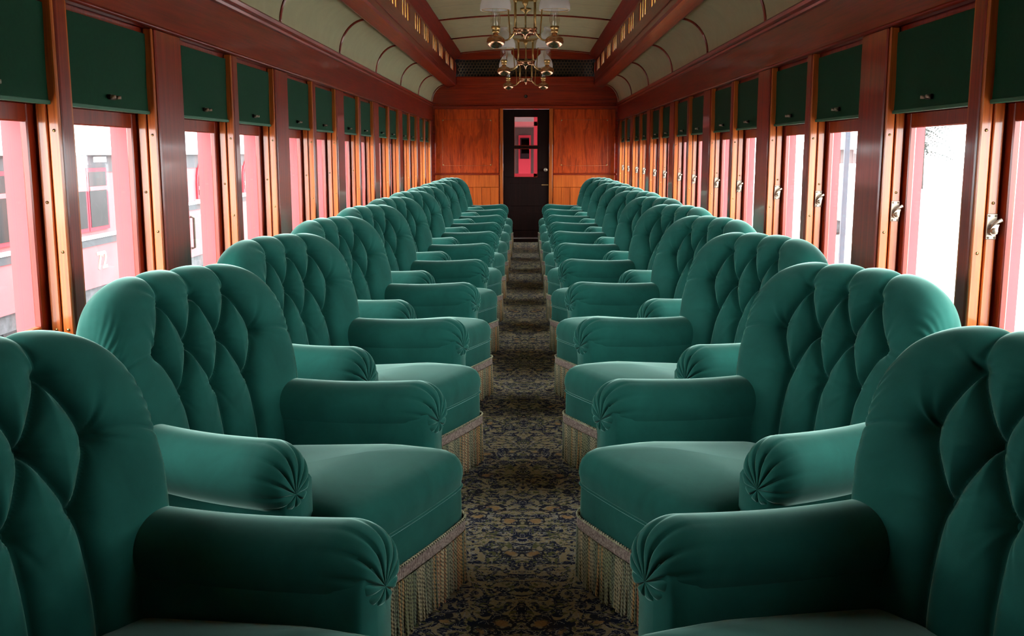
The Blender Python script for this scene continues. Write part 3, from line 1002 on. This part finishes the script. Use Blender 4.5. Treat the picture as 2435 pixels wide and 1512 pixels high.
def fringe(root, seat_outline):
    """heading braid, looped gimp and a curtain of twisted cords round the skirt"""
    c = np.array([0, .02])
    out = c + (seat_outline - c) * 1.012
    # the skirt runs round the outside of the arms behind the seat front
    path = []
    fr = [p for p in out if p[1] > .25]
    half = [tuple(p) for p in out if p[0] > -.001]
    left = sorted([p for p in fr], key=lambda p: 0)
    order = [(-.375, -.33), (-.396, .10), (-.398, .196), (-.35, .222), (-.312, .226)]
    arcL = [(-.3045, .265), (-.3045, .285), (-.295, .312), (-.275, .331), (-.255, .3395)]
    pts = order + arcL + [(x, .3395 + .0100 * (1 - (x / .30) ** 2)) for x in np.linspace(-.23, .23, 15)] + [(-x, y) for x, y in arcL[::-1]] + [(-x, y) for x, y in order[::-1]]
    pts += [(.27, -.53), (-.27, -.53)]
    pts.append(pts[0])
    pts = np.array(pts)
    sl = np.r_[0, np.cumsum(np.linalg.norm(np.diff(pts, axis=0), axis=1))]
    def onpath(s):
        x = np.interp(s, sl, pts[:, 0]); y = np.interp(s, sl, pts[:, 1])
        x2 = np.interp(s + .004, sl, pts[:, 0]); y2 = np.interp(s + .004, sl, pts[:, 1])
        x1 = np.interp(s - .004, sl, pts[:, 0]); y1 = np.interp(s - .004, sl, pts[:, 1])
        t = Vector((x2 - x1, y2 - y1, 0))
        if t.length < 1e-6: t = Vector((1, 0, 0))
        t.normalize()
        n = Vector((-t.y, t.x, 0))
        return x, y, n
    L = sl[-1]
    nh = int(L / .0022)
    rows = [[], [], [], []]
    for i in range(nh):
        s = L * i / nh
        x, y, n = onpath(s)
        rib = .0016 * (1 if (i // 2) % 2 else 0)
        for q, (z, o) in enumerate(((.210, .001), (.208, .004), (.176, .0045), (.172, .001))):
            rows[q].append((x + n.x * (o + rib), y + n.y * (o + rib), z))
    MB().grid(np.array(rows), closed_v=True).build('fringe_heading', 'heading', root, fix=False)
    # looped gimp along the top
    gp = []
    ng = int(L / .0016)
    for i in range(ng):
        s = L * i / ng
        x, y, n = onpath(s)
        w = s / .011 * 2 * PI
        o = .0055 + .0022 * math.cos(w)
        gp.append((x + n.x * o, y + n.y * o, .2105 + .0035 * math.sin(w)))
    MB().tube(gp, .0019, 4, closed=True).build('gimp_braid', 'gimp', root, smooth=True)
    # cords: two plies twisted round each other
    rng = random.Random(11)
    pal = [(0.62, 0.46, 0.22), (0.34, 0.34, 0.18), (0.72, 0.58, 0.33), (0.22, 0.26, 0.16), (0.66, 0.38, 0.15), (0.55, 0.47, 0.28), (0.40, 0.38, 0.24), (0.55, 0.26, 0.12)]
    V, Fc, cols = [], [], []
    step = .0090
    n = int(L / step)
    NR, NSG = 44, 8
    cidx = 0
    for i in range(n):
        s = (i + .5) * L / n
        x, y, nn = onpath(s)
        if y < -.10:
            nr = 8
        else:
            nr = NR
        if i % 7 == 0 or rng.random() < .2:
            cidx = rng.randrange(len(pal))
        base = pal[(cidx + rng.choice([0, 0, 0, 1, 3])) % len(pal)]
        base = tuple(q * .92 for q in base)
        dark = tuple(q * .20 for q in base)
        ln = .158 + rng.uniform(-.014, .004)
        swx, swy = rng.uniform(-.005, .005), rng.uniform(-.003, .006)
        ph = rng.uniform(0, 2 * PI)
        o0 = len(V)
        for j in range(nr + 1):
            t = j / nr
            z = .174 - ln * t
            sway = t * t
            cx = x + nn.x * (.004 + swy * sway) - nn.y * swx * sway
            cy = y + nn.y * (.004 + swy * sway) + nn.x * swx * sway
            tw = ph + t * ln / .022 * 2 * PI
            for q in range(NSG):
                a = 2 * PI * q / NSG
                rad = .0049 * (.58 + .42 * abs(math.cos(a - tw)))
                V.append((cx + rad * math.cos(a), cy + rad * math.sin(a), z))
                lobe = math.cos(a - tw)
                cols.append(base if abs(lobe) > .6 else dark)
        for j in range(nr):
            for q in range(NSG):
                q2 = (q + 1) % NSG
                Fc.append((o0 + j * NSG + q, o0 + j * NSG + q2, o0 + (j + 1) * NSG + q2, o0 + (j + 1) * NSG + q))
        Fc.append(tuple(o0 + nr * NSG + q for q in range(NSG)))
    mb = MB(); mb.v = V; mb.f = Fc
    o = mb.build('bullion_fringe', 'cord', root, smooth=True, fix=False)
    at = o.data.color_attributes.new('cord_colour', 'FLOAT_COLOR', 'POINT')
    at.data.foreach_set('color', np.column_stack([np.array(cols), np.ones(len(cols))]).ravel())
    tag(o, 'twisted beige, olive and rust bullion cords', kind='stuff')
    return o


def make_chair():
    root = empty('parlor_armchair')
    out = seat_parts(root)
    backrest(root)
    armrest(root, 1)
    armrest(root, -1)
    fringe(root, out)
    return root


proto = make_chair()
PITCH_C = 1.146
first = True
for side, sname in ((-1, 'left'), (1, 'right')):
    for i in range(11):
        ang = math.radians((23.3 if side < 0 else 27.5) + [0, 0, 1.0, -1.0, .5, -.5, 1, -1, 0, .5, 0][i])
        # far front corner of the seat on the floor
        cx = -.172 if side < 0 else .142
        cy = 2.795 + (i - 1) * PITCH_C + (0 if side < 0 else .02)
        n = Vector((-side * math.cos(ang), -math.sin(ang)))
        w = Vector((-side * math.sin(ang), math.cos(ang)))
        o = Vector((cx, cy)) - n * FRONT - w * .300
        ch = proto if first else copy_tree(proto)
        first = False
        ch.location = (o.x, o.y, 0)
        # local +y -> n
        ch.rotation_euler = (0, 0, math.atan2(n.y, n.x) - PI / 2)
        where = ' nearest the camera' if i == 0 else (' by the end wall' if i == 10 else ', %s from the camera' % ORD[i])
        tag(ch, 'green buttoned velvet armchair, corded fringe, %s row%s' % (sname, where), 'armchair', 'velvet armchairs along the aisle')


# ---------------------------------------------------------------- oil lamp chandeliers
def make_chandelier():
    r = empty('oil_lamp_chandelier')
    zb = 2.0
    s = .21
    # frame
    m = MB().lathe([(.0, 2.637 - zb), (.055, 2.632 - zb), (.050, 2.617 - zb), (.018, 2.60 - zb), (.010, 2.58 - zb)], (0, 0, 0), 20)
    m.build('ceiling_rose', 'brass', r, smooth=True)
    MB().tube([(0, 0, .60), (0, 0, .30)], .007, 10).build('stem', 'brass', r, smooth=True)
    zt = .335
    MB().lathe([(0, .045), (.012, .04), (.020, .02), (.014, .0), (.022, -.015), (.016, -.035), (.006, -.05), (.009, -.058), (0, -.066)], (0, 0, zt), 16).build('top_finial', 'brass', r, smooth=True)
    MB().tube([(-.10, 0, zt + .008), (-.07, 0, zt - .004), (0, 0, zt - .008), (.07, 0, zt - .004), (.10, 0, zt + .008)], .006, 8).build('cross_bar', 'brass', r, smooth=True)
    MB().tube([(.155 * math.cos(a), .06 * math.sin(a), zt + .035 - .03 * abs(math.sin(a))) for a in np.linspace(0, 2 * PI, 40, endpoint=False)], .005, 6, closed=True).build('top_hoop', 'brass', r, smooth=True)
    zr = .125
    for sg in (-1, 1):
        MB().tube([(sg * .070, 0, zt - .004), (sg * .070, 0, zr)], .0095, 12).build('side_rod', 'brass', r, smooth=True)
        MB().lathe([(.004, .028), (.014, .020), (.017, .008), (.010, 0), (.016, -.008), (.013, -.022), (.004, -.03)], (sg * .070, 0, zr), 14).build('rod_collar', 'copper', r, smooth=True)
        MB().lathe([(.004, .016), (.015, .010), (.016, -.002), (.010, -.012)], (sg * .070, 0, zt - .006), 14).build('rod_cap', 'brass', r, smooth=True)
    MB().tube([(0, 0, zt - .06), (0, 0, zr)], .003, 6).build('drop_chain', 'brass', r, smooth=True)
    m = MB()
    m.tube([(.062 * math.cos(a), .045 * math.sin(a), zr + .006) for a in np.linspace(0, 2 * PI, 28, endpoint=False)], .008, 8, closed=True)
    m.tube([(.058 * math.cos(a), .042 * math.sin(a), zr - .014) for a in np.linspace(0, 2 * PI, 28, endpoint=False)], .005, 8, closed=True)
    m.build('pierced_ring', 'copper', r, smooth=True)
    MB().lathe([(.05, .006), (.045, -.006), (.022, -.016), (.010, -.028), (.004, -.05), (0, -.056)], (0, 0, zr - .008), 18).build('bottom_pendant', 'copper', r, smooth=True)
    for sg in (-1, 1):
        # arm sweeping down and out to the lamp, and the hooked rod carrying the shade
        pts = []
        for t in np.linspace(0, 1, 14):
            x = .072 + (.165 - .072) * t
            z = zr - .012 - .072 * math.sin(t * PI * .62) + .018 * t
            pts.append((sg * x, 0, z))
        MB().tube(pts, .0062, 8).build('lamp_arm', 'brass', r, smooth=True)
        pts = [(sg * .115, 0, zr - .068), (sg * .108, 0, zr - .030), (sg * .112, 0, zr + .03), (sg * .118, 0, zr + .11), (sg * .120, 0, zr + .18), (sg * .122, 0, .262)]
        MB().tube(pts, .005, 8).build('shade_holder', 'brass', r, smooth=True)
        MB().tube([(sg * s + .098 * math.cos(a), .098 * math.sin(a), .264) for a in np.linspace(0, 2 * PI, 30, endpoint=False)], .0035, 6, closed=True).build('shade_ring', 'brass', r, smooth=True)
        f = MB().lathe([(0, .0), (.018, .001), (.040, .010), (.058, .026), (.066, .040), (.066, .050), (.061, .053), (.064, .058), (.062, .066), (.050, .078), (.030, .088), (.020, .094), (.018, .108)], (sg * s, 0, 0), 30).build('oil_font', 'copper', r, smooth=True)
        MB().lathe([(.018, .106), (.026, .110), (.027, .122), (.022, .128), (.031, .134), (.033, .150), (.028, .154), (.0, .156)], (sg * s, 0, 0), 24).build('burner', 'brass', f, smooth=True)
        MB().lathe([(.026, .150), (.031, .165), (.037, .185), (.039, .200), (.034, .225), (.026, .250), (.022, .280), (.021, .340), (.022, .352)], (sg * s, 0, 0), 24).build('glass_chimney', 'chimney_glass', f, smooth=True)
        MB().lathe([(.110, .262), (.1115, .266), (.110, .30), (.098, .345), (.075, .385), (.050, .410), (.036, .425), (.034, .450), (.037, .462), (.034, .462), (.031, .450), (.033, .424), (.048, .407), (.072, .382), (.094, .343), (.106, .30), (.107, .266), (.110, .262)], (sg * s, 0, 0), 36).build('opal_shade', 'opal', f, smooth=True)
    return r


ch0 = make_chandelier()
CHY = [5.15, 7.55, 10.15, 12.35]
for i, y in enumerate([7.45, 10.1, 12.4]):
    c = ch0 if i == 0 else copy_tree(ch0)
    c.location = (-.015, y, 1.975)
    tag(c, ['two-lamp brass oil chandelier nearest the camera, white shades cut by the frame',
            'middle two-lamp brass oil chandelier hanging over the aisle',
            'farthest two-lamp brass oil chandelier, hanging before the ring grille'][i], 'chandelier', 'brass oil lamp chandeliers')

# ---------------------------------------------------------------- outside
GZ = -1.15
gr = B(-60, 60, -30, 80, GZ - .2, GZ).build('ground', 'ballast')
tag(gr, kind='structure')


def coach(name, label, XS, Y0, Y1, z0, z1, win, arched=False, depth=2.6):
    """old railway coach standing on the next track: XS is its near side"""
    root = empty(name, (XS - depth / 2, (Y0 + Y1) / 2, GZ))
    tag(root, label, 'railway coach')
    def put(mb, nm, mat, par=root, smooth=False):
        o = mb.build(nm, mat, par, smooth=smooth)
        if par is root:
            o.matrix_parent_inverse = Matrix.Translation(-Vector(root.location))
        return o
    body = put(MB().box(XS - depth, XS, Y0, Y1, z0, z1), 'body', 'red_paint')
    put(MB().box(XS - depth - .01, XS + .012, Y0 - .01, Y1 + .01, z1 - .26, z1), 'eaves_band', 'grey_band')
    n = 15
    poly = [(XS + .10 - (depth + .2) * t, z1 + .62 * math.sin(PI * t) ** .7) for t in np.linspace(0, 1, n)]
    put(MB().prism(poly + [(XS - depth - .1, z1 - .02), (XS + .10, z1 - .02)], 'y', Y0 - .45, Y1 + .45), 'roof', 'pale_roof')
    put(MB().box(XS - depth + .1, XS - .05, Y0, Y1, z0 - .22, z0), 'sole_bar', 'underframe')
    put(MB().box(XS - .01, XS + .03, Y0, Y1, win['z0'] - .16, win['z0'] - .11), 'waist_moulding', 'white_paint')
    put(MB().box(XS - .01, XS + .015, Y0, Y1, win['z0'] - .26, win['z0'] - .16), 'waist_band', 'grey_band')
    for yb in (Y0 + 2.0, Y1 - 2.0):
        for dy in (-.8, .8):
            put(MB().lathe([(0, 0), (.40, 0), (.42, -.05), (.36, -.10), (0, -.08)], (XS - .35, yb + dy, GZ + .42), 20, 'x'), 'wheel', 'underframe')
        put(MB().box(XS - .45, XS - .25, yb - 1.2, yb + 1.2, GZ + .35, GZ + .60), 'bogie_frame', 'underframe')
    for (a, b) in win['y']:
        zz0, zz1 = win['z0'], win['z1']
        fr = .05
        if not arched:
            f = put(MB().box(XS - .01, XS + .035, a - fr, b + fr, zz0 - fr, zz1 + fr), 'window_frame', 'red_bright')
            zs = zz1 - (zz1 - zz0) * .30
            for q0, q1 in ((zz0, zs - .03), (zs + .03, zz1)):
                o = MB().box(XS + .030, XS + .040, a, b, q0, q1).build('pane', 'coach_glass', f)
                o.matrix_parent_inverse = Matrix.Identity(4)
            MB().box(XS + .036, XS + .050, a, b, zs - .028, zs + .028).build('transom', 'red_paint', f)
        else:
            def arch(g):
                c, r = (a + b) / 2, (b - a) / 2 + g
                return [(c + r, zz0 - g)] + [(c + r * math.cos(t), zz1 - (b - a) / 2 + r * math.sin(t)) for t in np.linspace(0, PI, 11)] + [(c - r, zz0 - g)]
            f = put(MB().prism(arch(.07), 'x', XS - .01, XS + .035), 'window_frame', 'red_bright')
            MB().prism(arch(0), 'x', XS + .034, XS + .042).build('pane', 'coach_glass', f)
            zs = zz1 - (b - a) * .62
            MB().box(XS + .036, XS + .052, a, b, zs - .035, zs + .035).build('transom', 'white_paint', f)
            MB().box(XS + .0, XS + .075, a - .12, b + .12, zz0 - .15, zz0 - .08).build('sill', 'white_paint', f)
    return root, put


XS = -6.0
def LY(px, py): return at_x(px, py, XS).y
def LZ(px, py): return at_x(px, py, XS).z
eave = LZ(180, 365)
bot = LZ(200, 692)
wz0, wz1 = LZ(248, 535), LZ(248, 407)
wa, wb = LY(206, 450), LY(247, 450)
ww = wb - wa
wins = []
y = wa
cA1 = LY(300, 500)
wins += [(wa, wb), (wa - ww - .12, wa - .12), (wa - ww - 2.0, wa - 2.0), (wa - 2 * ww - 2.12, wa - ww - 2.12), (wa - 2 * ww - 4.0, wa - ww - 4.0), (wa - 3 * ww - 4.12, wa - 2 * ww - 4.12)]
rA, putA = coach('red_railway_coach', 'red railway coach numbered 72 outside the nearest left windows', XS, 2.5, cA1, bot, eave, dict(y=wins, z0=wz0, z1=wz1))
# painted number
zc72 = LZ(243, 620)
yc72 = LY(243, 620)
fc = bpy.data.curves.new('coach_number', 'FONT')
fc.body = '72'
fc.size = .34
fc.extrude = .003
fc.offset = .006
fc.align_x = 'CENTER'
fc.align_y = 'CENTER'
tmp = bpy.data.objects.new('tmp_text', fc)
C.objects.link(tmp)
bpy.context.view_layer.update()
fme = bpy.data.meshes.new_from_object(tmp.evaluated_get(bpy.context.evaluated_depsgraph_get()))
bpy.data.objects.remove(tmp)
fme.materials.clear()
fme.materials.append(M['cream_num'])
fo = bpy.data.objects.new('coach_number', fme)
C.objects.link(fo)
fo.parent = rA
fo.location = Vector((XS + .004, yc72, zc72)) - Vector(rA.location)
fo.rotation_euler = (PI / 2, 0, PI / 2)
# white notice on the eaves band
pa, pb = at_x(219, 373, XS), at_x(250, 385, XS)
putA(MB().box(XS + .01, XS + .02, pa.y, pb.y, pb.z, pa.z), 'notice_plate', 'white_paint')

b0 = LY(436, 500)
aw = [(LY(470, 440), LY(484, 440)), (LY(570, 430), LY(590, 430)), (LY(688, 420), LY(700, 420))]
step = 1.9
y0b = LY(468, 440)
aw = [(y0b + j * 3.0, y0b + j * 3.0 + .75) for j in range(6)]
rB, putB = coach('red_railway_coach', 'red railway coach with arched windows farther off on the left', XS, cA1 + 1.6, cA1 + 26, bot, eave, dict(y=aw, z0=LZ(478, 462), z1=LZ(478, 385)), arched=True)
hr = at_x(452, 530, XS)
putB(MB().tube([(XS + .01, hr.y, LZ(452, 515)), (XS + .07, hr.y, LZ(452, 518)), (XS + .07, hr.y, LZ(456, 588)), (XS + .01, hr.y, LZ(456, 590))], .022, 8), 'hand_rail', 'dark_metal')

# next coach seen through the end door
nc = empty('red_coach_end', (0, 15.6, GZ))
tag(nc, 'end of the next red coach seen through the door panes', 'railway coach')
def putn(mb, nm, mat, par=nc):
    o = mb.build(nm, mat, par)
    if par is nc:
        o.matrix_parent_inverse = Matrix.Translation(-Vector(nc.location))
    return o
YN = 15.9
putn(MB().box(-1.4, 1.4, YN, YN + .1, -.3, 2.5), 'end_wall', 'brown_board')
putn(MB().box(-1.4, 1.4, YN - .9, YN + .1, 1.62, 1.68), 'platform_canopy', 'red_paint')
dr = putn(MB().box(-.13, .06, YN - .03, YN, .2, 1.50), 'end_door', 'red_bright')
MB().box(-.105, .035, YN - .045, YN - .028, 1.14, 1.46).build('pane', 'coach_glass', dr)
MB().box(-.085, .035, YN - .045, YN - .028, 1.22, 1.44).build('pane', 'coach_glass', dr)
putn(MB().box(.10, .16, 15.0, 15.06, -.3, 2.0), 'corner_post', 'red_bright')
putn(MB().box(-.6, .6, 15.0, 15.05, .86, .93), 'gangway_rail', 'red_bright')
putn(MB().box(-1.3, 1.3, 14.6, 15.9, -.15, -.05), 'platform_deck', 'underframe')

# right side: yard with a pole, a van, a timber shed, a fence and conifers, all washed out by daylight
def RP(px, py, X): return at_x(px, py, X)
p0 = RP(2003, 560, 5.0)
e = tag(empty('steel_pole', (5.0, p0.y, GZ)), 'pale blue grey steel pole outside the right windows', 'pole')
MB().box(-.038, .038, -.038, .038, 0, 4.2, .008).build('shaft', 'blue_grey', e)
MB().box(-.16, .16, -.16, .16, 0, .04).build('base_plate', 'blue_grey', e)
MB().box(-.06, .06, -.06, .06, 4.2, 4.24).build('cap', 'blue_grey', e)

XV = 9.0
v0, v1 = RP(2000, 500, XV), RP(1935, 500, XV)
vy0, vy1 = v0.y, v0.y + 4.6
vz0 = GZ
e = tag(empty('parked_van', (XV + .9, (vy0 + vy1) / 2, GZ)), 'white parked van with dark side windows beyond the pole', 'van')
hl = (vy1 - vy0) / 2
prof = [(-hl, .45), (-hl, 1.15), (-hl + .35, 1.30), (-hl + .95, 1.95), (-hl + 1.3, 2.02), (hl - .1, 2.02), (hl, 1.9), (hl, .45)]
MB().prism(prof, 'x', -.9, .9).build('body', 'white_paint', e)
MB().prism([(-hl + .60, 1.28), (-hl + 1.05, 1.85), (-hl + 1.7, 1.85), (-hl + 1.7, 1.28)], 'x', -.915, -.89).build('cab_window', 'coach_glass', e)
MB().box(-.915, -.89, -hl + 1.85, hl - .3, 1.28, 1.82).build('side_window', 'coach_glass', e)
MB().box(-.912, -.89, -hl + 1.82, hl - .4, .55, 1.18).build('side_door', 'brown_board', e)
for yy in (-hl + .8, hl - .8):
    MB().lathe([(0, 0), (.17, -.02), (.19, -.05), (.34, -.05), (.36, 0), (.36, .2), (0, .2)], (-.9, yy, .36), 20, 'x').build('wheel', 'underframe', e, smooth=True)

XB = 13.0
s0, s1 = RP(2018, 380, XB), RP(1930, 380, XB)
e = tag(empty('timber_shed', (XB + 1.5, (s0.y + s1.y) / 2, GZ)), 'brown timber shed with a pale roof behind the van', 'shed')
hy = abs(s1.y - s0.y) / 2 + 1.5
for j in range(16):
    yy = -hy + j * 2 * hy / 16
    MB().box(-1.5, -1.46, yy + .02, yy + 2 * hy / 16 - .02, 0, 2.55).build('wall_board', 'brown_board', e)
MB().box(-1.46, -.7, -hy, hy, 0, 2.55).build('wall_core', 'brown_board', e)
MB().prism([(-1.85, 2.5), (-1.1, 2.95), (-.4, 2.5), (-.4, 2.6), (-1.1, 3.07), (-1.85, 2.6)], 'y', -hy - .3, hy + .3).build('roof', 'pale_roof', e)
dd = MB().box(-1.54, -1.49, -.6, .5, .9, 2.1).build('shutter', 'tan_board', e)

XF = 20.0
e = tag(empty('rail_fence', (XF, 16, GZ)), 'low white rail fence far off on the right', 'fence')
for j in range(14):
    MB().box(-.05, .05, -9 + j * 1.5 - .05, -9 + j * 1.5 + .05, 0, 1.15).build('fence_post', 'white_paint', e)
for z in (.45, .95):
    MB().box(-.03, .03, -9.2, 10.7, z, z + .12).build('fence_rail', 'white_paint', e)

rng = random.Random(4)


def conifer(X, px, h, label):
    p = at_x(px, 330, X)
    e = tag(empty('conifer_tree', (X, p.y, GZ)), label, 'tree', 'conifers beyond the yard')
    MB().tube([(0, 0, 0), (0, 0, h * .5), (0, 0, h)], [.18, .10, .02], 8).build('trunk', 'bark', e, smooth=True)
    m = MB()
    for k in range(260):
        t = rng.random() ** .8
        z = h * (.22 + .76 * t)
        ln = (1 - t) * h * .20 + .25
        a = rng.uniform(0, 2 * PI)
        dx, dy = math.cos(a), math.sin(a)
        dr = -.25 * ln
        for q in range(7):
            f = (q + 1) / 7
            c = Vector((dx * ln * f, dy * ln * f, z + dr * f * f))
            w = .16 * (1.1 - f * .6)
            for sgn in (-1, 1):
                tip = c + Vector((-dy * sgn * w * 2 + dx * .12, dx * sgn * w * 2 + dy * .12, -.10))
                m.add([c + Vector((0, 0, .03)), c + Vector((dx * .1, dy * .1, -.02)), tip], [(0, 1, 2)])
    m.build('needle_foliage', 'leaf', e, fix=False)
    return e


conifer(26, 2196, 9.5, 'washed-out conifer seen over the second nearest right window')
conifer(23, 2408, 9.0, 'washed-out conifer seen through the nearest right window')
